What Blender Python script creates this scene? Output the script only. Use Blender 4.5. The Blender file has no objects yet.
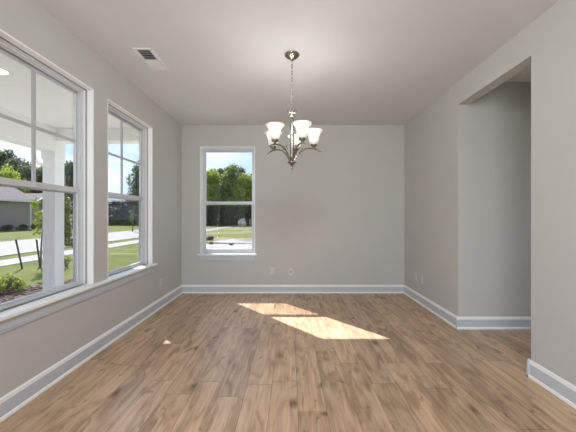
import bpy, bmesh, math, random
from mathutils import Vector, Matrix, noise
random.seed(7)
C = bpy.context.scene.collection
S = bpy.context.scene
R = math.radians

# ------------------------------------------------------------------ camera
cd = bpy.data.cameras.new('camera'); cam = bpy.data.objects.new('camera', cd); C.objects.link(cam)
cam.location = (0, 0, 1.24); cam.rotation_euler = (R(90), 0, 0)
cd.sensor_width = 36; cd.lens = 18.0; cd.shift_x = -2/576; cd.shift_y = 1/576
cd.clip_end = 500; cd.clip_start = 0.05
S.camera = cam
S.view_settings.view_transform = 'Standard'; S.view_settings.look = 'None'
S.view_settings.gamma = 1; S.view_settings.use_curve_mapping = False
S.view_settings.exposure = 0.0

# ------------------------------------------------------------------ sky and sun
w = bpy.data.worlds.new('sky'); S.world = w; w.use_nodes = True
nt = w.node_tree; nt.nodes.clear()
def N(t, ty, **k):
    n = t.nodes.new(ty)
    for a, b in k.items(): setattr(n, a, b)
    return n
tc = N(nt, 'ShaderNodeTexCoord'); sx = N(nt, 'ShaderNodeSeparateXYZ')
nt.links.new(tc.outputs['Generated'], sx.inputs[0])
rp = N(nt, 'ShaderNodeValToRGB'); nt.links.new(sx.outputs['Z'], rp.inputs[0])
e = rp.color_ramp.elements
e[0].position = 0.0; e[0].color = (.58, .72, .88, 1)
e[1].position = 0.8; e[1].color = (.22, .42, .85, 1)
m_ = rp.color_ramp.elements.new(.28); m_.color = (.46, .66, .98, 1)
nz = N(nt, 'ShaderNodeTexNoise'); nz.inputs['Scale'].default_value = 2.6; nz.inputs['Detail'].default_value = 7
mp = N(nt, 'ShaderNodeMapping'); mp.inputs['Scale'].default_value = (1, 1, 2.6); mp.inputs['Location'].default_value = (.35, .1, 0)
nt.links.new(tc.outputs['Generated'], mp.inputs[0]); nt.links.new(mp.outputs[0], nz.inputs['Vector'])
cr = N(nt, 'ShaderNodeValToRGB'); cr.color_ramp.elements[0].position = .46; cr.color_ramp.elements[1].position = .62
nt.links.new(nz.outputs[0], cr.inputs[0])
mx = N(nt, 'ShaderNodeMixRGB'); mx.inputs[2].default_value = (.93, .95, 1, 1)
nt.links.new(cr.outputs[0], mx.inputs[0]); nt.links.new(rp.outputs[0], mx.inputs[1])
bg = N(nt, 'ShaderNodeBackground'); bg.inputs[1].default_value = 1.15
ow = N(nt, 'ShaderNodeOutputWorld')
SUN_EL = R(42.0); SUN_AZ = (-.673, .739)
sv = Vector((SUN_AZ[0]*math.cos(SUN_EL), SUN_AZ[1]*math.cos(SUN_EL), math.sin(SUN_EL)))
dt = N(nt, 'ShaderNodeVectorMath', operation='DOT_PRODUCT'); dt.inputs[1].default_value = sv
nv = N(nt, 'ShaderNodeVectorMath', operation='NORMALIZE'); nt.links.new(tc.outputs['Generated'], nv.inputs[0]); nt.links.new(nv.outputs[0], dt.inputs[0])
au = N(nt, 'ShaderNodeMapRange', interpolation_type='SMOOTHSTEP'); nt.links.new(dt.outputs['Value'], au.inputs[0])
au.inputs[1].default_value = math.cos(R(30)); au.inputs[2].default_value = math.cos(R(6)); au.inputs[3].default_value = 1.4; au.inputs[4].default_value = 10.0
nt.links.new(au.outputs[0], bg.inputs[1])      # bright glow of the sky around the sun
nt.links.new(mx.outputs[0], bg.inputs[0]); nt.links.new(bg.outputs[0], ow.inputs[0])

sl = bpy.data.lights.new('sun', 'SUN'); sl.energy = 14.5; sl.angle = R(.53); sl.color = (1, .935, .95)
so = bpy.data.objects.new('sun', sl); C.objects.link(so)
so.rotation_euler = sv.to_track_quat('Z', 'Y').to_euler()
so.location = sv*40
def area(name, loc, d, sx_, sy_, power, col=(1, 1, 1)):
    l = bpy.data.lights.new(name, 'AREA'); l.shape = 'RECTANGLE'; l.size = sx_; l.size_y = sy_; l.energy = power; l.color = col
    o = bpy.data.objects.new(name, l); C.objects.link(o); o.location = loc
    o.rotation_euler = Vector(d).to_track_quat('-Z', 'Y').to_euler()
    return o
# fill lights added out of view to brighten the room
area('rear_fill', (-.75, -2.45, 1.35), (.75, 1, 0.10), 1.5, 2.2, 96, (.93, .975, 1))
area('ceiling_fill', (0.1, .75, 2.64), (-.10, 1.0, -1), .5, .5, 36, (.97, .98, 1))  # added overhead fill, unseen, tilted towards the far floor
area('hall_fill', (3.37, 2.0, 1.15), (-1, .08, 0), 1.2, 1.9, 3.2, (1, .98, .96))  # added fill panel in the hall, brightening the left wall through the opening

# ------------------------------------------------------------------ materials
MATS = {}
def mat(name, col, rough=.6, metal=0, bump=0, bscale=100, var=0, vscale=5, spec=.5, stretch=None):
    if name in MATS: return MATS[name]
    m = bpy.data.materials.new(name); m.use_nodes = True; t = m.node_tree
    b = t.nodes['Principled BSDF']
    b.inputs['Base Color'].default_value = (*col, 1); b.inputs['Roughness'].default_value = rough
    b.inputs['Metallic'].default_value = metal; b.inputs['Specular IOR Level'].default_value = spec
    c = N(t, 'ShaderNodeTexCoord'); src = c.outputs['Object']
    if stretch:
        q = N(t, 'ShaderNodeMapping'); q.inputs['Scale'].default_value = stretch
        t.links.new(src, q.inputs[0]); src = q.outputs[0]
    n = N(t, 'ShaderNodeTexNoise'); n.inputs['Scale'].default_value = vscale; n.inputs['Detail'].default_value = 4
    t.links.new(src, n.inputs['Vector'])
    r = N(t, 'ShaderNodeValToRGB'); v = max(var, .01)
    r.color_ramp.elements[0].position = .3; r.color_ramp.elements[1].position = .7
    r.color_ramp.elements[0].color = (*[x*(1-v) for x in col], 1); r.color_ramp.elements[1].color = (*[min(1, x*(1+v)) for x in col], 1)
    t.links.new(n.outputs[0], r.inputs[0]); t.links.new(r.outputs[0], b.inputs['Base Color'])
    if bump:
        n2 = N(t, 'ShaderNodeTexNoise'); n2.inputs['Scale'].default_value = bscale; n2.inputs['Detail'].default_value = 3
        t.links.new(src, n2.inputs['Vector'])
        bp = N(t, 'ShaderNodeBump'); bp.inputs['Strength'].default_value = bump; bp.inputs['Distance'].default_value = .002 if bscale > 20 else .02
        t.links.new(n2.outputs[0], bp.inputs['Height']); t.links.new(bp.outputs[0], b.inputs['Normal'])
    MATS[name] = m; return m

wall_m = mat('wall_paint', (.53, .522, .505), .75, bump=.5, bscale=70, spec=.25)
ceil_m = mat('ceiling_paint', (.70, .71, .72), .85, bump=.8, bscale=45, spec=.2)
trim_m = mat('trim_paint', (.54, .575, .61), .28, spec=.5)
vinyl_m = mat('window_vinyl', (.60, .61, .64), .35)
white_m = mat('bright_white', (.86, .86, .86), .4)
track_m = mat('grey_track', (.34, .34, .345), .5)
muntin_m = mat('muntin_vinyl', (.50, .505, .52), .4)
nickel_m = mat('brushed_nickel', (.33, .305, .27), .24, 1, var=.08, vscale=60)
plate_m = mat('plate_plastic', (.62, .605, .58), .35)
dark_m = mat('dark_slot', (.02, .02, .02), .6)
vent_m = mat('vent_enamel', (.78, .77, .75), .4)
soffit_w = mat('porch_white', (.88, .88, .87), .55)
conc_m = mat('concrete', (.26, .25, .24), .85, bump=.3, var=.12, vscale=3)
asph_m = mat('pale_street', (.27, .262, .255), .9, var=.08, vscale=1.5)
bark_m = mat('bark', (.16, .12, .09), .9, bump=.5, bscale=25, var=.3)
stake_m = mat('stake_wood', (.07, .055, .05), .85, var=.2)
siding_m = mat('house_siding', (.36, .325, .305), .8, var=.05)
roof_m = mat('house_roof', (.17, .135, .125), .9, var=.15, vscale=6)
rock_m = mat('pale_rock', (.55, .51, .47), .9, bump=.6, bscale=4, var=.4, vscale=2.5)
shell_m = mat('exterior_cladding', (.75, .74, .72), .7)

def floor_material():
    m = bpy.data.materials.new('oak_plank_floor'); m.use_nodes = True; t = m.node_tree; L = t.links.new
    b = t.nodes['Principled BSDF']
    c = N(t, 'ShaderNodeTexCoord'); s = N(t, 'ShaderNodeSeparateXYZ'); L(c.outputs['Object'], s.inputs[0])
    def M(op, a, b_=None, c_=None):
        n = N(t, 'ShaderNodeMath', operation=op)
        for i, v in enumerate((a, b_, c_)):
            if v is None: continue
            if isinstance(v, (int, float)): n.inputs[i].default_value = v
            else: L(v, n.inputs[i])
        return n.outputs[0]
    W, LN = .185, 1.22
    u = M('DIVIDE', M('ADD', s.outputs['X'], .134+W*20), W)
    row = M('FLOOR', u); fu = M('FRACT', u)
    wn = N(t, 'ShaderNodeTexWhiteNoise', noise_dimensions='1D'); L(row, wn.inputs['W'])
    v = M('ADD', M('DIVIDE', M('ADD', s.outputs['Y'], 10), LN), M('MULTIPLY', wn.outputs[0], 7.3))
    pl = M('FLOOR', v); fv = M('FRACT', v)
    cb = N(t, 'ShaderNodeCombineXYZ'); L(row, cb.inputs[0]); L(pl, cb.inputs[1])
    w2 = N(t, 'ShaderNodeTexWhiteNoise', noise_dimensions='2D'); L(cb.outputs[0], w2.inputs['Vector'])
    # grain: noise stretched along the plank, shifted per plank
    off = N(t, 'ShaderNodeVectorMath', operation='MULTIPLY_ADD'); L(w2.outputs['Color'], off.inputs[0]); off.inputs[1].default_value = (40, 40, 40); L(c.outputs['Object'], off.inputs[2])
    def nz(scale, st, detail=5, dist=0):
        q = N(t, 'ShaderNodeMapping'); q.inputs['Scale'].default_value = st; L(off.outputs[0], q.inputs[0])
        n = N(t, 'ShaderNodeTexNoise'); n.inputs['Scale'].default_value = scale; n.inputs['Detail'].default_value = detail; n.inputs['Distortion'].default_value = dist
        L(q.outputs[0], n.inputs['Vector']); return n.outputs[0]
    g1 = nz(5, (2.4, .5, 1), 6, 1.2)      # broad cathedral figure
    g2 = nz(34, (3.2, .16, 1), 6, .3)      # fine grain
    g3 = nz(5.5, (1.5, .6, 1), 5, 1.8)     # smoky patches / knots
    r1 = N(t, 'ShaderNodeValToRGB'); L(g1, r1.inputs[0])
    E = r1.color_ramp.elements
    E[0].position = .34; E[0].color = (.345, .218, .128, 1); E[1].position = .66; E[1].color = (.57, .395, .258, 1)
    E2 = r1.color_ramp.elements.new(.47); E2.color = (.475, .316, .198, 1)
    g4 = nz(16, (3.0, .10, 1), 3, .1)
    pv = M('MULTIPLY', M('MULTIPLY_ADD', w2.outputs[0], .30, .86), M('MULTIPLY_ADD', g4, .7, .65))
    fg = M('MULTIPLY_ADD', g2, .6, .70)
    kr = N(t, 'ShaderNodeValToRGB'); L(g3, kr.inputs[0]); kr.color_ramp.elements[0].position = .27; kr.color_ramp.elements[0].color = (.46, .42, .38, 1)
    kr.color_ramp.elements[1].position = .38; kr.color_ramp.elements[1].color = (1, 1, 1, 1)
    # knots
    vq = N(t, 'ShaderNodeMapping'); vq.inputs['Scale'].default_value = (4.2, 2.3, 1); L(off.outputs[0], vq.inputs[0])
    vo = N(t, 'ShaderNodeTexVoronoi'); vo.inputs['Scale'].default_value = 1.0; L(vq.outputs[0], vo.inputs['Vector'])
    kn = N(t, 'ShaderNodeValToRGB'); L(M('ADD', vo.outputs['Distance'], M('MULTIPLY_ADD', g2, .16, -.08)), kn.inputs[0])
    kn.color_ramp.elements[0].position = .02; kn.color_ramp.elements[0].color = (.30, .25, .21, 1); kn.color_ramp.elements[1].position = .17; kn.color_ramp.elements[1].color = (1, 1, 1, 1)
    # seams
    eu = M('MULTIPLY', M('MINIMUM', fu, M('SUBTRACT', 1, fu)), W)
    ev = M('MULTIPLY', M('MINIMUM', fv, M('SUBTRACT', 1, fv)), LN)
    ed = M('MINIMUM', eu, ev)
    sm = N(t, 'ShaderNodeMapRange'); L(ed, sm.inputs[0]); sm.inputs[1].default_value = .0008; sm.inputs[2].default_value = .0026; sm.inputs[3].default_value = .42; sm.inputs[4].default_value = 1
    f = M('MULTIPLY', M('MULTIPLY', pv, fg), sm.outputs[0])
    mu = N(t, 'ShaderNodeVectorMath', operation='SCALE'); L(r1.outputs[0], mu.inputs[0]); L(f, mu.inputs['Scale'])
    mk = N(t, 'ShaderNodeVectorMath', operation='MULTIPLY'); L(mu.outputs[0], mk.inputs[0]); L(kr.outputs[0], mk.inputs[1])
    mk2 = N(t, 'ShaderNodeVectorMath', operation='MULTIPLY'); L(mk.outputs[0], mk2.inputs[0]); L(kn.outputs[0], mk2.inputs[1])
    L(mk2.outputs[0], b.inputs['Base Color'])
    b.inputs['Roughness'].default_value = .36; b.inputs['Specular IOR Level'].default_value = .5
    bp = N(t, 'ShaderNodeBump'); bp.inputs['Strength'].default_value = .25; bp.inputs['Distance'].default_value = .001
    L(M('ADD', g2, M('MULTIPLY', sm.outputs[0], 1.5)), bp.inputs['Height']); L(bp.outputs[0], b.inputs['Normal'])
    return m
floor_m = floor_material()

def glass_mat():
    m = bpy.data.materials.new('window_glass'); m.use_nodes = True; t = m.node_tree; t.nodes.clear()
    tr = N(t, 'ShaderNodeBsdfTransparent'); tr.inputs[0].default_value = (.97, .98, .98, 1)
    gl = N(t, 'ShaderNodeBsdfGlossy'); gl.inputs['Roughness'].default_value = .01; gl.inputs[0].default_value = (.9, .9, .9, 1)
    lw = N(t, 'ShaderNodeLayerWeight'); lw.inputs[0].default_value = .5
    p5 = N(t, 'ShaderNodeMath', operation='POWER'); t.links.new(lw.outputs['Facing'], p5.inputs[0]); p5.inputs[1].default_value = 5
    fr = N(t, 'ShaderNodeMath', operation='MULTIPLY_ADD'); t.links.new(p5.outputs[0], fr.inputs[0]); fr.inputs[1].default_value = .6; fr.inputs[2].default_value = .03
    mxs = N(t, 'ShaderNodeMixShader'); o = N(t, 'ShaderNodeOutputMaterial')
    t.links.new(fr.outputs[0], mxs.inputs[0]); t.links.new(tr.outputs[0], mxs.inputs[1]); t.links.new(gl.outputs[0], mxs.inputs[2]); t.links.new(mxs.outputs[0], o.inputs[0])
    return m
glass_m = glass_mat()
def screen_mat():
    m = bpy.data.materials.new('insect_screen'); m.use_nodes = True; t = m.node_tree; t.nodes.clear()
    tr = N(t, 'ShaderNodeBsdfTransparent'); df = N(t, 'ShaderNodeBsdfDiffuse'); df.inputs[0].default_value = (.03, .03, .03, 1)
    mxs = N(t, 'ShaderNodeMixShader'); mxs.inputs[0].default_value = .2; o = N(t, 'ShaderNodeOutputMaterial')
    t.links.new(tr.outputs[0], mxs.inputs[1]); t.links.new(df.outputs[0], mxs.inputs[2]); t.links.new(mxs.outputs[0], o.inputs[0])
    return m
screen_m = screen_mat()
def shade_mat():
    m = bpy.data.materials.new('frosted_glass'); m.use_nodes = True; t = m.node_tree
    b = t.nodes['Principled BSDF']; b.inputs['Base Color'].default_value = (.84, .83, .81, 1); b.inputs['Roughness'].default_value = .3
    tl = N(t, 'ShaderNodeBsdfTranslucent'); tl.inputs[0].default_value = (.95, .94, .9, 1)
    mxs = N(t, 'ShaderNodeMixShader'); mxs.inputs[0].default_value = .38
    o = t.nodes['Material Output']
    t.links.new(b.outputs[0], mxs.inputs[1]); t.links.new(tl.outputs[0], mxs.inputs[2]); t.links.new(mxs.outputs[0], o.inputs[0])
    return m
shade_m = shade_mat()
def emit_mat(name, col, s):
    m = bpy.data.materials.new(name); m.use_nodes = True
    b = m.node_tree.nodes['Principled BSDF']; b.inputs['Base Color'].default_value = (1, 1, 1, 1)
    b.inputs['Emission Color'].default_value = (*col, 1); b.inputs['Emission Strength'].default_value = s
    return m
bulb_m = emit_mat('lit_bulb', (1, .97, .93), 2.2)
can_m = emit_mat('lit_downlight', (1, .93, .82), 5)

def leaf_mat(name, dark, light, trans=.35):
    m = bpy.data.materials.new(name); m.use_nodes = True; t = m.node_tree; L = t.links.new
    b = t.nodes['Principled BSDF']; b.inputs['Roughness'].default_value = .55; b.inputs['Specular IOR Level'].default_value = .25
    c = N(t, 'ShaderNodeTexCoord')
    n = N(t, 'ShaderNodeTexWhiteNoise', noise_dimensions='3D')
    g = N(t, 'ShaderNodeNewGeometry')
    r = N(t, 'ShaderNodeMixRGB'); r.inputs[1].default_value = (*dark, 1); r.inputs[2].default_value = (*light, 1)
    L(g.outputs['Random Per Island'], r.inputs[0])
    L(r.outputs[0], b.inputs['Base Color'])
    tl = N(t, 'ShaderNodeBsdfTranslucent'); L(r.outputs[0], tl.inputs[0])
    mxs = N(t, 'ShaderNodeMixShader'); mxs.inputs[0].default_value = trans
    L(b.outputs[0], mxs.inputs[1]); L(tl.outputs[0], mxs.inputs[2]); L(mxs.outputs[0], t.nodes['Material Output'].inputs[0])
    return m
lf_dark = leaf_mat('dark_leaves', (.025, .04, .015), (.10, .13, .05))
lf_mid = leaf_mat('mid_leaves', (.06, .09, .015), (.26, .32, .06), .45)
lf_lime = leaf_mat('lime_leaves', (.14, .20, .02), (.42, .50, .06), .5)
lf_thick = leaf_mat('thicket_leaves', (.03, .035, .02), (.10, .10, .06))
lf_grey = leaf_mat('greyish_leaves', (.06, .08, .04), (.21, .23, .14))

def patchy(name, cols, scale, detail=6, stretch=(1, 1, 1), pos=None, fine=None, rough=.95, bump=.3):
    m = bpy.data.materials.new(name); m.use_nodes = True; t = m.node_tree; L = t.links.new
    b = t.nodes['Principled BSDF']; b.inputs['Roughness'].default_value = rough; b.inputs['Specular IOR Level'].default_value = .1
    c = N(t, 'ShaderNodeTexCoord'); q = N(t, 'ShaderNodeMapping'); q.inputs['Scale'].default_value = stretch
    L(c.outputs['Object'], q.inputs[0])
    n = N(t, 'ShaderNodeTexNoise'); n.inputs['Scale'].default_value = scale; n.inputs['Detail'].default_value = detail; n.inputs['Roughness'].default_value = .62
    L(q.outputs[0], n.inputs['Vector'])
    r = N(t, 'ShaderNodeValToRGB'); L(n.outputs[0], r.inputs[0])
    pos = pos or [.3 + .4*i/(len(cols)-1) for i in range(len(cols))]
    r.color_ramp.elements[0].position = pos[0]; r.color_ramp.elements[0].color = (*cols[0], 1)
    r.color_ramp.elements[1].position = pos[-1]; r.color_ramp.elements[1].color = (*cols[-1], 1)
    for p, cc in zip(pos[1:-1], cols[1:-1]):
        el = r.color_ramp.elements.new(p); el.color = (*cc, 1)
    n2 = N(t, 'ShaderNodeTexNoise'); n2.inputs['Scale'].default_value = fine or 18; n2.inputs['Detail'].default_value = 5
    L(c.outputs['Object'], n2.inputs['Vector'])
    k = N(t, 'ShaderNodeMapRange'); L(n2.outputs[0], k.inputs[0]); k.inputs[1].default_value = .3; k.inputs[2].default_value = .7; k.inputs[3].default_value = .68; k.inputs[4].default_value = 1.3
    sc = N(t, 'ShaderNodeVectorMath', operation='SCALE'); L(r.outputs[0], sc.inputs[0]); L(k.outputs[0], sc.inputs['Scale'])
    L(sc.outputs[0], b.inputs['Base Color'])
    bp = N(t, 'ShaderNodeBump'); bp.inputs['Strength'].default_value = bump; bp.inputs['Distance'].default_value = .05
    L(n2.outputs[0], bp.inputs['Height']); L(bp.outputs[0], b.inputs['Normal'])
    return m
lawn_m = patchy('lawn_grass', [(.070, .092, .016), (.115, .135, .025), (.19, .18, .045)], .8)
yard_m = patchy('sandy_yard', [(.26, .25, .22), (.23, .22, .17), (.18, .175, .04), (.15, .155, .028)], .16, 7, (.55, 1.6, 1), [.33, .41, .46, .6], fine=3)
mulch_m = patchy('pine_bark_mulch', [(.05, .033, .024), (.13, .095, .075), (.22, .175, .145)], 9, fine=28, bump=.9)

# ------------------------------------------------------------------ mesh helpers
def bm_box(bm, x0, x1, y0, y1, z0, z1, M=None):
    vs = [bm.verts.new((x, y, z)) for x in (x0, x1) for y in (y0, y1) for z in (z0, z1)]
    for f in ((0, 1, 3, 2), (4, 6, 7, 5), (0, 4, 5, 1), (2, 3, 7, 6), (0, 2, 6, 4), (1, 5, 7, 3)):
        bm.faces.new([vs[i] for i in f])
    if M:
        for v in vs: v.co = M(v.co)
    return vs
def bm_prism(bm, prof, axis, a, b):
    """profile = list of 2-D points; axis 0: extruded along x (pts = y,z); 1: along y (pts = x,z); 2: along z"""
    def P(p, t): return {0: (t, p[0], p[1]), 1: (p[0], t, p[1]), 2: (p[0], p[1], t)}[axis]
    A = [bm.verts.new(P(p, a)) for p in prof]; B = [bm.verts.new(P(p, b)) for p in prof]
    n = len(prof)
    for i in range(n): bm.faces.new((A[i], A[(i+1) % n], B[(i+1) % n], B[i]))
    bm.faces.new(A[::-1]); bm.faces.new(B)
def bm_lathe(bm, prof, seg=32, cx=0, cy=0, cap=True):
    rings = []
    for r, z in prof:
        rings.append([bm.verts.new((cx+r*math.cos(2*math.pi*i/seg), cy+r*math.sin(2*math.pi*i/seg), z)) for i in range(seg)])
    for a, b in zip(rings, rings[1:]):
        for i in range(seg): bm.faces.new((a[i], a[(i+1) % seg], b[(i+1) % seg], b[i]))
    if cap: bm.faces.new(rings[0][::-1]); bm.faces.new(rings[-1])
def bm_tube(bm, pts, rad, seg=10, closed=False):
    pts = [Vector(p) for p in pts]; n = len(pts)
    if not isinstance(rad, (list, tuple)): rad = [rad]*n
    rings = []; up = None
    for i, p in enumerate(pts):
        if closed: d = pts[(i+1) % n]-pts[i-1]
        else: d = pts[min(i+1, n-1)]-pts[max(i-1, 0)]
        d.normalize()
        if up is None: up = Vector((0, 0, 1)) if abs(d.z) < .9 else Vector((1, 0, 0))
        s = d.cross(up); s.normalize(); up = s.cross(d); up.normalize()
        rings.append([bm.verts.new(p + (s*math.cos(a)+up*math.sin(a))*rad[i]) for a in [2*math.pi*k/seg for k in range(seg)]])
    prs = list(zip(rings, rings[1:]))
    if closed: prs.append((rings[-1], rings[0]))
    for a, b in prs:
        for i in range(seg): bm.faces.new((a[i], a[(i+1) % seg], b[(i+1) % seg], b[i]))
    if not closed: bm.faces.new(rings[0][::-1]); bm.faces.new(rings[-1])
def obj(name, bm, m, parent=None, loc=None, smooth=False, bevel=0, kind=None):
    me = bpy.data.meshes.new(name); bmesh.ops.recalc_face_normals(bm, faces=bm.faces[:]); bm.to_mesh(me); bm.free()
    o = bpy.data.objects.new(name, me); C.objects.link(o); me.materials.append(m)
    if smooth:
        for p in me.polygons: p.use_smooth = True
    if parent: o.parent = parent
    if loc: o.location = loc
    if bevel:
        b = o.modifiers.new('bevel', 'BEVEL'); b.width = bevel; b.segments = 2; b.limit_method = 'ANGLE'
    if kind: o['kind'] = kind
    return o
def struct(name, bm, m, **k):
    o = obj(name, bm, m, **k); o['kind'] = 'structure'; return o
def boxes(bl):
    bm = bmesh.new()
    for b in bl: bm_box(bm, *b)
    return bm
def empty(name, loc, label=None, cat=None, group=None, kind=None, rz=0):
    o = bpy.data.objects.new(name, None); C.objects.link(o); o.location = loc; o.rotation_euler = (0, 0, rz); o.empty_display_size = .1
    if label: o['label'] = label; o['category'] = cat
    if group: o['group'] = group
    if kind: o['kind'] = kind
    return o
def tag(o, label, cat, group=None):
    o['label'] = label; o['category'] = cat
    if group: o['group'] = group
    return o
def copy_tree(o, parent=None):
    c = o.copy(); C.objects.link(c); c.parent = parent
    for ch in [x for x in bpy.data.objects if x.parent == o]: copy_tree(ch, c)
    return c

# ------------------------------------------------------------------ room shell
XL, XR, YB, H = -1.77, 1.867, 4.70, 2.74
T = .15
YR = -3.0                      # rear wall
HX = 3.4                       # far side of the hall
OY0, OY1, OZ = 2.23, 3.20, 2.49      # opening in the right wall
WZ0, WZ1 = .628, 2.39
W1 = (1.665, 2.60); W2 = (2.792, 3.707); WB = (-1.468, -.571)
# floor
struct('floor', boxes([(XL-T, HX+.12, YR-T, YB+T, -.06, 0)]), floor_m)
struct('ceiling', boxes([(XL-T, HX+.12, YR-T, YB+T, H, H+.12)]), ceil_m)
# left wall with two openings
struct('wall_left', boxes([
    (XL-T, XL, YR-T, YB+T, 0, WZ0), (XL-T, XL, YR-T, YB+T, WZ1, H),
    (XL-T, XL, YR-T, W1[0], WZ0, WZ1), (XL-T, XL, W1[1], W2[0], WZ0, WZ1), (XL-T, XL, W2[1], YB+T, WZ0, WZ1)]), wall_m)
struct('wall_back', boxes([
    (XL, XR, YB, YB+T, 0, WZ0), (XL, XR, YB, YB+T, WZ1, H),
    (XL, WB[0], YB, YB+T, WZ0, WZ1), (WB[1], XR, YB, YB+T, WZ0, WZ1)]), wall_m)
struct('wall_right', boxes([
    (XR, XR+.12, OY1, YB+T, 0, H), (XR, XR+.12, OY0, OY1, OZ, H), (XR, XR+.12, YR, OY0, 0, H)]), wall_m)
struct('wall_hall', boxes([(XR+.12, HX, OY1, OY1+.12, 0, H), (HX, HX+.12, -.5, 1.35, 0, H), (HX, HX+.12, 2.65, OY1+.12, 0, H), (HX, HX+.12, 1.35, 2.65, 2.15, H), (XR+.12, HX, -.62, -.5, 0, H)]), wall_m)
# rear wall of the open plan room behind the viewer with a glazed door added for the fill light
struct('wall_rear', boxes([(XL, -1.6, YR-T, YR, 0, H), (1.6, XR+.12, YR-T, YR, 0, H), (-1.6, 1.6, YR-T, YR, 2.45, H)]), wall_m)
d1 = empty('added_door_1', (0, YR-.1, 0), kind='structure')
bm = boxes([(-1.6, 1.6, -.03, .03, 2.35, 2.45), (-1.6, -1.5, -.03, .03, 0, 2.35), (1.5, 1.6, -.03, .03, 0, 2.35), (-.05, .05, -.03, .03, 0, 2.35), (-1.6, 1.6, -.03, .03, 0, .1)])
obj('door_frame', bm, vinyl_m, d1); obj('glass', boxes([(-1.5, 1.5, -.004, .004, .1, 2.35)]), glass_m, d1)

d2 = empty('added_door_2', (HX+.06, 2.0, 0), kind='structure')  # unseen glazed door added around the hall fill panel
obj('door_frame', boxes([(-.03, .03, -.65, -.55, 0, 2.15), (-.03, .03, .55, .65, 0, 2.15), (-.03, .03, -.55, .55, 2.05, 2.15), (-.03, .03, -.55, .55, 0, .1), (-.03, .03, -.04, .04, .1, 2.05)]), vinyl_m, d2)
obj('glass', boxes([(-.004, .004, -.55, .55, .1, 2.05)]), glass_m, d2)
# baseboards: profile (offset from the wall, height)
BP = [(0, 0), (.024, 0), (.024, .012), (.021, .019), (.014, .023), (.014, .105), (.011, .112), (.011, .122), (.006, .132), (0, .134)]
def base_run(name, axis, wall, sgn, a, b):
    bm = bmesh.new(); bm_prism(bm, [(wall+sgn*p, z) for p, z in BP], axis, a, b); o = struct(name, bm, trim_m)
    o.data.materials.append(white_m)          # cap and shoe coloured lighter, painting in the light their mouldings catch
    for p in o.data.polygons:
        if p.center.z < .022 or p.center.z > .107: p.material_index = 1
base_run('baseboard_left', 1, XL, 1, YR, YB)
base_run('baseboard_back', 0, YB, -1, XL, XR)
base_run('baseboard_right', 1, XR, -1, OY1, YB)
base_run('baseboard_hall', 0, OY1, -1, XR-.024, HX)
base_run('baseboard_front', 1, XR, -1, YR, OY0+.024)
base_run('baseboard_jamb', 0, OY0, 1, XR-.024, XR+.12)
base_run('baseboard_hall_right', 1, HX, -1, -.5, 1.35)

# stools (inner window ledges) and aprons
def ledge(name, M, u0, u1, a0, a1):
    t = empty(name, (0, 0, 0), kind='structure')
    bm = bmesh.new(); bm_box(bm, u0, u1, -.045, .085, .614, .640, M); obj('window_ledge', bm, white_m, t, bevel=.006)
    bm = bmesh.new()
    bm_box(bm, a0, a1, -.016, .0, .545, .614, M); bm_box(bm, a0, a1, -.012, .0, .528, .545, M)
    obj('apron', bm, trim_m, t, bevel=.003)
ML = lambda c: Vector((XL - c[1], c[0], c[2]))       # local (u, outward, z) on the left wall
MB = lambda c: Vector((c[0], YB + c[1], c[2]))
ledge('trim_1', ML, 1.0, W2[1]+.05, 1.02, W2[1]+.02)
ledge('trim_2', MB, WB[0]-.03, WB[1]+.03, WB[0]-.005, WB[1]+.005)

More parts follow.
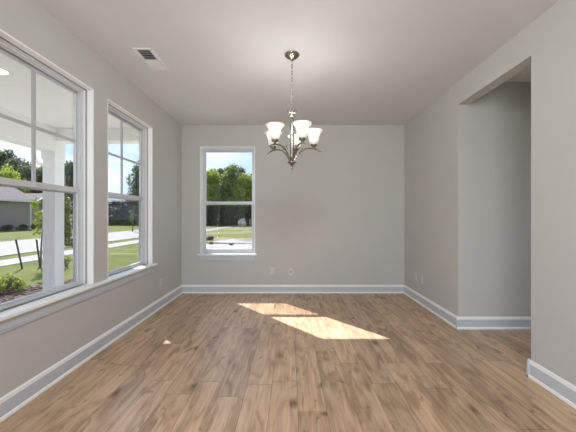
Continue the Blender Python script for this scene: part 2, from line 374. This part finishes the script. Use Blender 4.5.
def frame_bm(u0, u1, z0, z1, a, b, c, d, w0, w1, M):
    """rectangular ring: left a, right b, bottom c, top d widths"""
    bm = bmesh.new()
    bm_box(bm, u0, u0+a, w0, w1, z0, z1, M); bm_box(bm, u1-b, u1, w0, w1, z0, z1, M)
    bm_box(bm, u0+a, u1-b, w0, w1, z0, z0+c, M); bm_box(bm, u0+a, u1-b, w0, w1, z1-d, z1, M)
    return bm
def window(name, M, u0, u1, muntin):
    fb, rb = (.014, .022) if muntin else (.028, .036)      # sill and bottom rail heights
    z0, z1 = .640, WZ1
    t = empty(name, (0, 0, 0), kind='structure')
    # painted jamb lining, flush with the wall, lit edge proud of it
    bm = frame_bm(u0, u1, z0, z1, .012, .012, .0001, .012, -.001, .052, M); obj('jamb_lining', bm, white_m, t)
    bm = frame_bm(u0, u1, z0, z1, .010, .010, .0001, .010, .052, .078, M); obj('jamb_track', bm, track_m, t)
    # vinyl master frame
    a, b = u0+.012, u1-.012; zt = z1-.012
    bm = frame_bm(a, b, z0, zt, .030, .030, fb, .030, .078, .146, M); obj('window_frame', bm, vinyl_m, t, bevel=.003)
    bm = frame_bm(a+.03, b-.03, z0+fb, zt-.03, .010, .010, .010, .010, .086, .092, M); obj('parting_bead', bm, vinyl_m, t)
    bm = frame_bm(a, b, z0, zt, .009, .009, .0001, .009, .068, .079, M); obj('frame_flange', bm, white_m, t)
    zm = 1.475
    # upper sash (outer track)
    bm = frame_bm(a+.030, b-.030, zm-.025, zt-.030, .022, .022, .042, .026, .118, .140, M); us = obj('upper_sash', bm, vinyl_m, t, bevel=.003)
    bm = bmesh.new(); bm_box(bm, a+.052, b-.052, .127, .131, zm+.017, zt-.056, M); obj('glass', bm, glass_m, us)
    if muntin:
        um = (u0+u1)/2; zz = (zm+.017+zt-.056)/2
        bm = bmesh.new(); bm_box(bm, um-.011, um+.011, .121, .136, zm+.017, zt-.056, M)
        bm_box(bm, a+.052, um-.011, .121, .136, zz-.011, zz+.011, M); bm_box(bm, um+.011, b-.052, .121, .136, zz-.011, zz+.011, M)
        obj('muntin', bm, muntin_m, us)
    # lower sash (inner track)
    bm = frame_bm(a+.030, b-.030, z0+fb, zm+.022, .026, .026, rb, .044, .094, .116, M); lo = obj('lower_sash', bm, vinyl_m, t, bevel=.003)
    bm = bmesh.new(); bm_box(bm, a+.056, b-.056, .103, .107, z0+fb+rb, zm-.022, M); obj('glass', bm, glass_m, lo)
    um = (u0+u1)/2
    bm = bmesh.new(); bm_box(bm, um-.03, um+.03, .088, .094, zm-.008, zm+.012, M); bm_box(bm, um-.008, um+.02, .080, .088, zm-.002, zm+.008, M)
    obj('sash_lock', bm, vinyl_m, lo)
    # insect screen outside the lower half
    bm = frame_bm(a+.032, b-.032, z0+fb+.002, zm-.02, .012, .012, .012, .012, .141, .147, M); sf = obj('screen_frame', bm, vinyl_m, t)
    bm = bmesh.new(); bm_box(bm, a+.044, b-.044, .1435, .1445, z0+fb+.014, zm-.032, M); obj('insect_screen', bm, screen_m, sf)
window('window_1', ML, W1[0], W1[1], True)
window('window_2', ML, W2[0], W2[1], True)
window('window_3', MB, WB[0], WB[1], False)

# ------------------------------------------------------------------ porch (left of the room, outside)
GZ = -.5
PX = -4.0           # outer line of the porch
PE = 4.85            # far end of the porch
def soffit_mat():
    m = mat('porch_soffit', (.90, .895, .885), .6); t = m.node_tree; b = t.nodes['Principled BSDF']
    c = N(t, 'ShaderNodeTexCoord'); wv = N(t, 'ShaderNodeTexWave', wave_type='BANDS', bands_direction='Y'); wv.inputs['Scale'].default_value = 3.1
    t.links.new(c.outputs['Object'], wv.inputs['Vector'])
    r = N(t, 'ShaderNodeValToRGB'); r.color_ramp.elements[0].position = 0; r.color_ramp.elements[1].position = .1
    t.links.new(wv.outputs[0], r.inputs[0])
    bp = N(t, 'ShaderNodeBump'); bp.inputs['Strength'].default_value = .7; bp.inputs['Distance'].default_value = .006
    t.links.new(r.outputs[0], bp.inputs['Height']); t.links.new(bp.outputs[0], b.inputs['Normal']); return m
XO = XL-T
struct('porch_ceiling', boxes([(PX, XO, -3, PE, 2.68, 2.74)]), soffit_mat())
struct('porch_beam', boxes([(PX, PX+.22, -3, PE, 2.30, 2.68), (PX+.22, XO, PE-.2, PE, 2.47, 2.68)]), soffit_w, bevel=.005)
struct('porch_roof', boxes([(PX-.25, XO, -3, PE+.12, 2.74, 2.88), (PX-.25, PX, -3, PE+.12, 2.66, 2.74)]), shell_m)
struct('porch_floor', boxes([(PX-.05, XO, -3, PE+.05, GZ-.1, -.16)]), conc_m)
struct('exterior_wall', boxes([(XO-.02, XO-.002, YR-T, YB+T, -.55, WZ0-.01)]), shell_m)
def column(loc, label):
    t = empty('porch_column', loc, label, 'column', 'porch columns')
    h = 2.30-(-.16)
    bm = boxes([(-.1, .1, -.1, .1, .16, h-.12)]); obj('shaft', bm, soffit_w, t, bevel=.006)
    bm = boxes([(-.13, .13, -.13, .13, 0, .14), (-.115, .115, -.115, .115, .14, .18)]); obj('base', bm, soffit_w, t, bevel=.006)
    bm = boxes([(-.108, .108, -.108, .108, h-.13, h-.10), (-.112, .112, -.112, .112, h-.12, h-.0), ]); obj('capital', bm, soffit_w, t, bevel=.006)
    return t
c0 = column((PX+.11, PE-.11, -.16), 'white square porch column at the far corner, seen through the nearest window')
# gutter downspout
bm = bmesh.new()
g = PX-.36; Q = PE+.06
pts = [(g, Q, 2.74), (g, Q, 2.38), (g, Q, 2.29), (g+.03, Q, 2.22), (g+.09, Q, 2.17), (PX+.02, Q, 2.06), (PX+.07, Q, 2.02), (PX+.09, Q, 1.95), (PX+.09, Q, -.45)]
bm_tube(bm, pts, .042, 8)
tag(obj('downspout', bm, soffit_w), 'white gutter downspout bending in beside the porch column', 'downspout')
bm = bmesh.new(); bm_prism(bm, [(PX-.25, 2.86), (PX-.25, 2.72), (PX-.34, 2.72), (PX-.38, 2.80), (PX-.38, 2.86)], 1, -3, PE+.1)
struct('gutter', bm, soffit_w)
# porch downlight
t = empty('porch_downlight', (-2.86, 2.82, 2.68), 'round recessed downlight in the white porch ceiling', 'ceiling light')
bm = bmesh.new(); bm_lathe(bm, [(.075, -.001), (.078, -.012), (.10, -.010), (.105, -.001)], 40, cap=False); obj('trim_ring', bm, soffit_w, t, smooth=True)
bm = bmesh.new(); bm_lathe(bm, [(.076, -.001), (.076, -.006)], 40); obj('lens', bm, can_m, t)

# ------------------------------------------------------------------ outside ground
def slab(name, poly, z0, z1, m):
    bm = bmesh.new(); bm_prism(bm, poly, 2, z0, z1); return struct(name, bm, m)
slab('lawn', [(-140, -60), (120, -60), (120, 160), (-140, 160)], GZ-.3, GZ, lawn_m)
slab('sandy_yard', [(-2.2, 6.0), (-17.5, 60), (14, 60), (6, 6.0)], GZ-.02, GZ+.012, yard_m)
edge = [(x, 20.3+1.3*math.sin(x*1.1)+.7*math.sin(x*2.7+1)) for x in [2-.5*i for i in range(22)]]
slab('bare_sand', [(-2.4, 6.6), (3.4, 6.6)]+edge, GZ-.02, GZ+.02, patchy('bare_sand', [(.10, .10, .04), (.32, .30, .25), (.43, .41, .37), (.50, .48, .45)], .7, 7, (.6, 1.6, 1), [.30, .40, .55, .7], fine=5))
slab('street', [(-20.2, -60), (-12.9, -60), (-12.9, 66), (-20.2, 66)], GZ-.02, GZ+.006, asph_m)
slab('sidewalk', [(-11.5, -60), (-10.1, -60), (-10.1, 66), (-11.5, 66)], GZ-.02, GZ+.02, conc_m)
slab('curb', [(-12.9, -60), (-12.7, -60), (-12.7, 66), (-12.9, 66)], GZ-.02, GZ+.03, conc_m)
slab('far_curb', [(-20.4, -60), (-20.2, -60), (-20.2, 66), (-20.4, 66)], GZ-.02, GZ+.03, conc_m)
poly = []
for i in range(40):
    a = i/39; y = 8.1-a*11; poly.append((-6.9+.5*math.sin(a*9)+.25*math.sin(a*23)+.9*max(0, .15-a)*6, y))
slab('mulch_bed', [(-3.0, 8.3), (-4.2, 8.4)]+poly+[(-3.0, -2.9)], GZ-.02, GZ+.03, mulch_m)
bm = bmesh.new()      # loose bark chips
for i in range(2600):
    x = random.uniform(-6.6, -4.1); y = random.uniform(2.5, 7.9); s = random.uniform(.012, .035)
    Mx = Matrix.Translation((x, y, GZ+.034+random.random()*.012)) @ Matrix.Rotation(random.random()*6.28, 4, 'Z') @ Matrix.Rotation(random.uniform(-.5, .5), 4, 'X')
    bm_box(bm, -s*1.6, s*1.6, -s*.6, s*.6, -.004, .004, lambda c, Mx=Mx: Mx @ c)
o = tag(obj('bark_chips', bm, patchy('bark_chip', [(.06, .035, .026), (.17, .125, .1), (.27, .22, .19)], 6, fine=12)), 'loose brown bark chips strewn over the planting bed', 'mulch'); o['kind'] = 'stuff'

# ------------------------------------------------------------------ plants
def leaf_mesh(name, clumps, n, size, up=.25):
    """clumps: (centre, radii); leaves spread in the outer shell of every clump, folded diamond leaves"""
    vs, fs = [], []
    tot = sum(c[1][0]*c[1][1]+c[1][2]*c[1][0] for c in clumps)
    for (c, r) in clumps:
        k = int(n*(r[0]*r[1]+r[2]*r[0])/tot)
        for _ in range(k):
            d = Vector((random.gauss(0, 1), random.gauss(0, 1), random.gauss(0, 1))); d.normalize()
            q = random.uniform(.55, 1.08)
            p = Vector((c[0]+d.x*r[0]*q, c[1]+d.y*r[1]*q, c[2]+d.z*r[2]*q))
            nrm = (d + Vector((random.gauss(0, .6), random.gauss(0, .6), random.gauss(0, .6)+up))).normalized()
            a = nrm.orthogonal().normalized(); a = Matrix.Rotation(random.random()*6.28, 3, nrm) @ a; b = nrm.cross(a)
            s = size*random.uniform(.6, 1.35); i = len(vs)
            vs += [p-a*s, p-b*s*.5+nrm*s*.12, p+a*s, p+b*s*.5+nrm*s*.12]
            fs.append((i, i+1, i+2, i+3))
    me = bpy.data.meshes.new(name); me.from_pydata([tuple(v) for v in vs], [], fs); me.update(); return me
def crown(rx, ry, z0, z1, k, lump):
    out = []
    cz = (z0+z1)/2; rz = (z1-z0)/2
    for _ in range(k):
        d = Vector((random.gauss(0, 1), random.gauss(0, 1), random.gauss(0, 1))); d.normalize(); q = random.uniform(.25, .85)
        s = lump*random.uniform(.7, 1.25)
        out.append(((d.x*rx*q, d.y*ry*q, cz+d.z*(rz-lump*.4)*q), (s, s, s*.8)))
    return out
def trunk_bm(h, r, bend=.1, branches=5, span=1.0):
    bm = bmesh.new()
    bm_tube(bm, [(0, 0, -.05), (bend*.3, 0, h*.3), (bend, bend*.4, h*.65), (bend*.8, bend, h)], [r*1.25, r, r*.75, r*.35], 8)
    for i in range(branches):
        a = i*2.4; z = h*(.45+.4*i/branches)
        bm_tube(bm, [(bend*.7, bend*.3, z), (bend*.7+math.cos(a)*span*.5, math.sin(a)*span*.5, z+span*.45), (bend*.7+math.cos(a)*span, math.sin(a)*span, z+span*.8)], [r*.45, r*.3, r*.12], 6)
    return bm
def plant(kind, loc, mesh, lm, th, tr, label, cat, group=None, scale=(1, 1, 1), rz=0, span=1.0, branches=5):
    t = empty(kind, loc, label, cat, group, rz=rz); t.scale = scale
    mm = mesh
    f = bpy.data.objects.new('foliage', mm); C.objects.link(f); f.parent = t
    if not mm.materials: mm.materials.append(lm)
    elif mm.materials[0] != lm:
        f.data = mm.copy(); f.data.materials[0] = lm
    if th: obj('trunk' if cat == 'tree' else 'stem', trunk_bm(th, tr, span=span, branches=branches), bark_m, t, smooth=True)
    return t
tree_a = leaf_mesh('tree_crown_a', crown(3.0, 3.0, .6, 12, 64, 1.35), 11000, .27)
tree_b = leaf_mesh('tree_crown_b', crown(3.4, 3.2, .2, 11, 70, 1.25), 11000, .27)
tree_c = leaf_mesh('tree_crown_c', crown(2.5, 2.6, 1.5, 13, 50, 1.1), 9000, .24)
kinds = [('tree_a', lf_dark), ('tree_b', lf_mid), ('tree_c', lf_grey), ('tree_b', lf_dark), ('tree_a', lf_mid)]
meshes = dict(tree_a=tree_a, tree_b=tree_b, tree_c=tree_c)
# forest edge behind the far yard: seen through the far window. (px-like bearings become x at their own distance)
FOREST = [  # x, y, height scale, mesh, material, label
 (-19.8, 61, 1.20, 'tree_b', lf_mid, 'bushy green tree just outside the left edge of the far window'),
 (-16.8, 60, 1.16, 'tree_b', lf_lime, 'yellow-green tree at the left side of the far window'),
 (-15.2, 66, 1.24, 'tree_a', lf_dark, 'dark tree rising behind the left yellow-green tree'),
 (-13.0, 61, 1.08, 'tree_c', lf_mid, 'mid-green tree left of the centre of the far window'),
 (-11.4, 66, 1.12, 'tree_c', lf_grey, 'greyish thin-crowned tree behind the middle of the row'),
 (-9.6, 60, 1.06, 'tree_b', lf_lime, 'yellow-green tree right of centre in the far window'),
 (-7.4, 65, 1.14, 'tree_a', lf_mid, 'mid-green tree at the right edge of the far window'),
 (-4.8, 61, 1.1, 'tree_a', lf_dark, 'dark green tree just beyond the right edge of the far window'),
 (-1.4, 61, 1.05, 'tree_b', lf_mid, 'green tree beyond the yard, furthest right of the forest edge'),
 (-22.8, 66, 1.15, 'tree_a', lf_mid, 'green tree at the far left end of the forest edge'),
]
for i, (x, y, sz, ms, lm, lab) in enumerate(FOREST):
    plant('forest_tree', (x, y, GZ), meshes[ms], lm, 8, .22, lab, 'tree', 'trees at the forest edge', (1.0, 1.0, sz), rz=i*1.3, span=1.6)
# undergrowth below them
und = leaf_mesh('undergrowth', crown(2.8, 1.2, -1.6, 4.2, 46, 1.0), 8000, .2)
for i, x in enumerate((-18.4, -15.6, -12.8, -10.0, -7.2)):
    plant('thicket_shrub', (x, 57.8, GZ), und, lf_thick, 0, 0, ['dark thicket shrub at far left of the forest foot', 'dark thicket shrub below the left yellow-green tree', 'dark thicket shrub at the middle of the forest foot', 'dark thicket shrub behind the pale boulder', 'dark thicket shrub at far right of the forest foot'][i], 'shrub', 'thicket shrubs at the forest foot', rz=(i*.9) % .5)
for i, (x, y, lab) in enumerate(((-38.6, 61, 'dark thicket at left under the low trees in the second window'), (-35.0, 60, 'dark thicket in the middle under the low trees in the second window'), (-31.4, 59, 'dark thicket at right under the low trees in the second window'))):
    plant('thicket_shrub', (x, y, GZ), und, lf_thick, 0, 0, lab, 'shrub', 'thicket shrubs across the street', rz=.5)
# trees seen through the two left windows
LEFT = [
 (-65.5, 63, 1.65, 'tree_a', lf_dark, 'tall dark tree at the left edge of the nearest window'),
 (-61.5, 62, 1.60, 'tree_b', lf_dark, 'tall dark bushy tree, highest in the nearest window'),
 (-58.0, 61, 1.36, 'tree_a', lf_grey, 'grey-green tree just left of the window muntin'),
 (-54.0, 60, 1.22, 'tree_b', lf_grey, 'grey-green tree behind the bend of the downspout'),
 (-57.0, 68, 1.42, 'tree_b', lf_mid, 'mid-green tree showing above the downspout bend'),
 (-50.0, 60, 1.15, 'tree_a', lf_dark, 'dark tree directly behind the porch column'),
 (-45.8, 61, 1.32, 'tree_b', lf_dark, 'dark tree seen right of the porch column'),
 (-39.5, 66, .52, 'tree_a', lf_dark, 'low dark tree at left in the second window'),
 (-36.5, 68, .52, 'tree_b', lf_dark, 'low dark tree at middle of the second window'),
 (-32.8, 62, .70, 'tree_b', lf_dark, 'rounded dark tree at right in the second window'),
 (-29.8, 60, 1.25, 'tree_a', lf_dark, 'tall tree beside the second window far jamb'),
 (-26.4, 62, 1.2, 'tree_b', lf_dark, 'dark tree between the second and the far window'),
]
for i, (x, y, sz, ms, lm, lab) in enumerate(LEFT):
    k = 1.0 if sz > .6 else 1.25
    plant('yard_tree', (x, y, GZ), meshes[ms], lm, 8, .22, lab, 'tree', 'trees beyond the street', (k, k, sz), rz=i*1.9, span=1.5)
lime = leaf_mesh('lime_crown', crown(1.5, 1.5, .8, 5.4, 24, .75), 3500, .13)
plant('lime_tree', (-50.8, 52.5, GZ), lime, lf_lime, 4, .12, 'bright yellow-green tree above the neighbouring roof', 'tree', scale=(1.35, 1.35, 2.25), span=.8)
plant('lime_tree', (-42.5, 50, GZ), lime, lf_lime, 4, .12, 'yellow-green tree seen right of the porch column', 'tree', scale=(1.1, 1.1, 1.12), rz=2, span=.8)
# slim tree behind the porch column
slim = leaf_mesh('slim_crown', crown(.20, .24, .12, 2.75, 40, .13), 4600, .034)
plant('young_tree', (-4.72, 5.85, GZ), slim, lf_mid, 2.6, .02, 'slender leafy young tree right behind the porch column', 'tree', span=.3)
slim2 = leaf_mesh('slim_crown_b', crown(.24, .24, .7, 3.0, 16, .12), 420, .045)
plant('staked_tree', (-8.62, 9.95, GZ), slim2, lf_lime, 2.9, .022, 'thin young tree held between two leaning stakes', 'tree', span=.4)
plant('roadside_tree', (-18.6, 34.0, GZ), slim2, lf_mid, 3.4, .04, 'small leafy tree on the lawn seen in the second window', 'tree', scale=(1.5, 1.5, 1.1), span=.5)
low = leaf_mesh('low_shrub', crown(.36, .32, .02, .36, 18, .14), 2600, .03)
SH = [(-6.45, 6.55, 'yellow-green low shrub at the edge of the mulch bed'), (-6.7, 5.6, 'yellow-green low shrub nearer the house, left of the first')]
for i, (x, y, lab) in enumerate(SH):
    plant('low_shrub', (x, y, GZ+.03), low, lf_lime, 0, 0, lab, 'shrub', 'low shrubs in the mulch bed', rz=i*2)
# stakes
for (a, b, lab) in (((-8.95, 9.65, GZ-.1), (-9.28, 9.75, .47), 'dark wooden stake leaning left, the left one of the pair'),
                    ((-8.75, 10.1, GZ-.1), (-8.98, 10.2, .44), 'dark wooden stake leaning left, nearer the porch column')):
    bm = bmesh.new(); bm_tube(bm, [a, b], .035, 4); tag(obj('stake', bm, stake_m), lab, 'stake', 'stakes on the lawn')

# ------------------------------------------------------------------ neighbouring house
hs = empty('neighbour_house', (-36, 40, GZ), 'brown-sided single-storey house with reddish roof across the street', 'house')
EZ = 3.47-GZ
obj('wall', boxes([(-10, 0, -34, 0, 0, EZ)]), siding_m, hs)
bm = bmesh.new(); bm_prism(bm, [(.55, EZ-.05), (-5, EZ+3.4), (-10.55, EZ-.05), (-10.3, EZ-.05), (-5, EZ+3.15), (.3, EZ-.05)], 1, -34.4, .4); obj('roof', bm, roof_m, hs)
bm = bmesh.new(); bm_prism(bm, [(-.02, EZ-.01), (-5, EZ+3.1), (-9.98, EZ-.01)], 1, -34, -.02); obj('gable', bm, siding_m, hs)
obj('fascia', boxes([(.5, .62, -34.4, .4, EZ-.22, EZ+.04)]), soffit_w, hs)
obj('corner_trim', boxes([(-.05, .06, -.14, .04, 0, EZ-.05)]), soffit_w, hs)
for y in (-6.5, -15, -24):
    f = obj('window', boxes([(0, .06, y-.7, y+.7, .9, 2.6)]), soffit_w, hs); obj('pane', boxes([(.05, .08, y-.6, y+.6, 1.0, 2.5)]), glass_m, f)
# a lower wing further right
h2 = empty('neighbour_garage', (-39, 47, GZ), 'low grey wing with a white gable edge beyond the brown house', 'garage')
obj('wall', boxes([(-6, 0, -4, 4, 0, 3.4)]), siding_m, h2)
bm = bmesh.new(); bm_prism(bm, [(-4.5, 3.3), (0, 5.6), (4.5, 3.3)], 0, -6.2, .3); obj('roof', bm, roof_m, h2)
bm = bmesh.new()
for s in (-1, 1): bm_prism(bm, [(s*4.55, 3.2), (0, 5.5), (0, 5.75), (s*4.55, 3.45)], 0, .3, .4)
obj('gable_trim', bm, soffit_w, h2)
fs = leaf_mesh('foundation_shrub', crown(.8, .8, 0, 1.0, 10, .4), 700, .09)
lbs = ['first from the house corner', 'second from the house corner', 'third from the house corner', 'fourth from the house corner', 'fifth from the house corner', 'furthest from the house corner']
for i in range(6):
    plant('foundation_shrub', (-34.6, 39-i*1.9, GZ), fs, lf_dark, 0, 0, 'dark rounded shrub along the brown house wall, ' + lbs[i], 'shrub', 'shrubs along the neighbouring house', rz=i)

# pale mound and rail fence at the far edge of the yard
bm = bmesh.new(); bmesh.ops.create_icosphere(bm, subdivisions=4, radius=1)
for v in bm.verts:
    n = noise.noise(v.co*1.7)*.32 + noise.noise(v.co*4.5)*.14
    v.co *= 1+n; v.co.x *= .95; v.co.y *= .8; v.co.z = max(v.co.z*1.15, -.6); v.co *= .82
tag(obj('boulder', bm, rock_m, loc=(-8.6, 52, GZ+.48)), 'pale lumpy boulder at the far edge of the yard, seen through the far window', 'boulder')
rf = empty('rail_fence', (-6.1, 52.6, GZ), 'thin pale rail fence beside the boulder at the far side of the yard', 'fence')
for x in (-1.2, 1.2, 3.6): obj('post', boxes([(x-.05, x+.05, -.05, .05, 0, 1.35)]), soffit_w, rf)
for z in (.6, 1.2): obj('rail', boxes([(-1.2, 3.6, -.08, -.05, z-.04, z+.04)]), soffit_w, rf)
# rubble at the yard's near edge
for i, (x, y, s, lab) in enumerate(((-6.0, 21.5, .33, 'dark clod of earth, largest in the sandy yard'), (-5.0, 18.2, .16, 'small dark clod of earth nearest the far window'), (-3.6, 17.6, .14, 'small dark clod of earth near the right of the sandy strip'))):
    bm = bmesh.new(); bmesh.ops.create_icosphere(bm, subdivisions=3, radius=s)
    for v in bm.verts: v.co *= 1+noise.noise(v.co*6/s*.3+Vector((i*3, 0, 0)))*.5; v.co.z *= .7
    tag(obj('clod', bm, mat('dark_earth', (.11, .085, .065), .95, var=.3), loc=(x, y, GZ+s*.3)), lab, 'clod', 'clods in the sandy yard')

# ------------------------------------------------------------------ chandelier
CX, CY = .018, 2.66
ch = empty('chandelier', (CX, CY, H), 'brushed nickel chandelier with five frosted bell shades hanging from the ceiling', 'chandelier')
bm = bmesh.new(); bm_lathe(bm, [(.070, 0), (.070, -.006), (.066, -.012), (.058, -.02), (.040, -.034), (.022, -.042), (.012, -.046), (.010, -.058), (.004, -.062)], 40); obj('canopy', bm, nickel_m, ch, smooth=True)
bm = bmesh.new()
ztop, zbot = -.060, -.525; nl = 15; ln = (ztop-zbot)/nl
for i in range(nl):
    zc = ztop-ln*(i+.5); pts = []
    for k in range(14):
        a = 2*math.pi*k/14; x = .0072*math.cos(a); z = (ln*.62)*math.sin(a)
        pts.append((x, 0, zc+z) if i % 2 else (0, x, zc+z))
    bm_tube(bm, pts, .0026, 6, closed=True)
obj('chain', bm, nickel_m, ch, smooth=True)
bm = bmesh.new(); bm_tube(bm, [(0, 0, ztop), (.003, .002, -.2), (-.003, -.002, -.36), (0, 0, zbot)], .0016, 6); obj('cord', bm, plate_m, ch, smooth=True)
# stem: crown, tapered body, hub, finial
bm = bmesh.new(); bm_lathe(bm, [(.004, -.515), (.007, -.522), (.011, -.528), (.032, -.530), (.034, -.536), (.026, -.546), (.020, -.556), (.022, -.562), (.016, -.572), (.012, -.580)], 28); obj('crown', bm, nickel_m, ch, smooth=True)
bm = bmesh.new()
for k in range(8):
    a = k*math.pi/4; bm_tube(bm, [(.026*math.cos(a), .026*math.sin(a), -.55), (.034*math.cos(a), .034*math.sin(a), -.532), (.043*math.cos(a), .043*math.sin(a), -.512)], [.004, .005, .002], 6)
obj('crown_petals', bm, nickel_m, ch, smooth=True)
bm = bmesh.new(); bm_lathe(bm, [(.012, -.575), (.015, -.60), (.018, -.70), (.019, -.82), (.016, -.93), (.012, -.99)], 24); obj('stem', bm, nickel_m, ch, smooth=True)
bm = bmesh.new(); bm_lathe(bm, [(.010, -.985), (.040, -.990), (.042, -.996), (.030, -1.006), (.018, -1.020), (.012, -1.032), (.009, -1.042), (.012, -1.048), (.008, -1.056), (.003, -1.068)], 28); obj('hub', bm, nickel_m, ch, smooth=True)
def bez(P, n=18):
    out = []
    for i in range(n+1):
        t = i/n; out.append(tuple(sum(math.comb(len(P)-1, k)*(1-t)**(len(P)-1-k)*t**k*P[k][j] for k in range(len(P))) for j in range(3)))
    return out
for i in range(5):
    a = -math.pi/2 + R(25) + i*R(72)
    c, s = math.cos(a), math.sin(a)
    P = lambda r, z: (r*c, r*s, z)
    bm = bmesh.new()
    p = bez([P(.014, -1.0), P(.045, -.93), P(.09, -.85), P(.155, -.855), P(.205, -.862)])
    p2 = bez([P(.205, -.862), P(.235, -.866), P(.255, -.884), P(.278, -.893)], 8)
    q = p+p2[1:]; bm_tube(bm, q, [.0078]*(len(q)-6)+[.006, .0055, .005, .004, .003, .002], 8)
    # inner scroll
    s1 = bez([P(.098, -.868), P(.075, -.845), P(.06, -.86), P(.055, -.885)], 10); bm_tube(bm, s1, [.005]*6+[.0045, .004, .0035, .003, .002], 7)
    arm = obj('arm', bm, nickel_m, ch, smooth=True)
    bm = bmesh.new(); R0 = .205
    bm_lathe(bm, [(.006, -.866), (.012, -.862), (.010, -.852), (.016, -.846), (.028, -.838), (.031, -.826), (.030, -.812), (.012, -.808)], 24, R0*c, R0*s); cup = obj('socket_cup', bm, nickel_m, arm, smooth=True)
    bm = bmesh.new()
    prof = [(.024, -.828), (.034, -.822), (.041, -.808), (.047, -.785), (.050, -.760), (.055, -.736), (.065, -.714), (.082, -.698), (.0825, -.695), (.078, -.6955), (.061, -.713), (.051, -.736), (.046, -.760), (.043, -.785), (.037, -.807), (.029, -.818), (.022, -.824)]
    bm_lathe(bm, prof, 36, R0*c, R0*s, cap=False); obj('lamp_shade', bm, shade_m, arm, smooth=True)
    bm = bmesh.new(); bm_lathe(bm, [(.006, -.808), (.012, -.806), (.013, -.795), (.020, -.780), (.026, -.762), (.024, -.745), (.014, -.733), (.004, -.729)], 20, R0*c, R0*s); obj('bulb', bm, bulb_m, arm, smooth=True)
    pl = bpy.data.lights.new('bulb_light', 'POINT'); pl.energy = 2.2; pl.color = (1, .97, .93); pl.shadow_soft_size = .03
    po = bpy.data.objects.new('bulb_light', pl); C.objects.link(po); po.parent = arm; po.location = (R0*c, R0*s, -.690)

# ------------------------------------------------------------------ ceiling vent
vt = empty('ceiling_vent', (-1.315, 2.74, H), 'white rectangular air register on the ceiling near the left wall', 'vent')
bm = bmesh.new()
for q in ((-.085, .085, -.19, -.165), (-.085, .085, .165, .19), (-.085, -.055, -.165, .165), (.055, .085, -.165, .165), (-.055, .055, -.01, .01)):
    bm_box(bm, q[0], q[1], q[2], q[3], -.009, 0)
obj('frame', bm, vent_m, vt, bevel=.003)
obj('duct', boxes([(-.056, .056, -.166, .166, -.002, -.0005)]), dark_m, vt)
for k in range(12):
    y = -.155+k*.0282; tilt = R(35) if y < 0 else R(-35)
    bm = bmesh.new(); bm_box(bm, -.055, .055, -.013, .013, -.0007, .0007); bmesh.ops.rotate(bm, verts=bm.verts, cent=(0, 0, 0), matrix=Matrix.Rotation(tilt, 3, 'X'))
    bmesh.ops.translate(bm, verts=bm.verts, vec=(0, y, -.010)); obj('louver', bm, vent_m, vt)

# ------------------------------------------------------------------ wall plates
def plate(name, loc, rz, label, cat, coax=False, blank=False):
    t = empty(name, loc, label, cat, rz=rz)
    obj('cover_plate', boxes([(-.035, .035, -.006, 0, -.057, .057)]), plate_m, t, bevel=.002)
    if coax:
        bm = bmesh.new(); bm_lathe(bm, [(.011, 0), (.011, .003), (.006, .003), (.006, .010)], 16); bmesh.ops.rotate(bm, verts=bm.verts, cent=(0, 0, 0), matrix=Matrix.Rotation(R(90), 3, 'X'))
        bmesh.ops.translate(bm, verts=bm.verts, vec=(0, -.006, 0)); obj('coax_jack', bm, dark_m, t)
    elif not blank:
        for z in (-.02, .02):
            f = obj('socket', boxes([(-.017, .017, -.0085, -.006, z-.014, z+.014)]), plate_m, t, bevel=.002)
            bm = boxes([(-.008, -.006, -.0092, -.0085, z-.002, z+.006), (.006, .008, -.0092, -.0085, z-.002, z+.006), (-.002, .002, -.0092, -.0085, z-.009, z-.005)])
            obj('slots', bm, dark_m, f)
    return t
plate('power_outlet', (-.29, YB, .36), 0, 'white duplex outlet on the far wall right of the window', 'outlet')
plate('coax_plate', (.012, YB, .345), 0, 'white wall plate with a dark cable jack on the far wall', 'wall plate', coax=True)
plate('power_outlet', (XL, 3.94, .337), math.pi/2, 'white duplex outlet on the left wall beneath the window ledge end', 'outlet')
plate('power_outlet', (XR, 4.27, .36), -math.pi/2, 'duplex outlet on the right wall nearest the far corner', 'outlet')
plate('blank_plate', (XR, 4.06, .36), -math.pi/2, 'blank plate on the right wall, nearer the opening than its neighbour', 'wall plate', blank=True)
# flush ceiling fixture added out of view to go with the overhead fill
t = empty('added_flush_light', (0.1, .45, H), 'round flush ceiling light added out of view beside the overhead fill', 'ceiling light')
bm = bmesh.new(); bm_lathe(bm, [(.17, 0), (.17, -.02), (.16, -.03)], 32); obj('base', bm, nickel_m, t, smooth=True)
bm = bmesh.new(); bm_lathe(bm, [(.155, -.03), (.14, -.055), (.09, -.07), (.01, -.075)], 32); obj('diffuser', bm, shade_m, t, smooth=True)
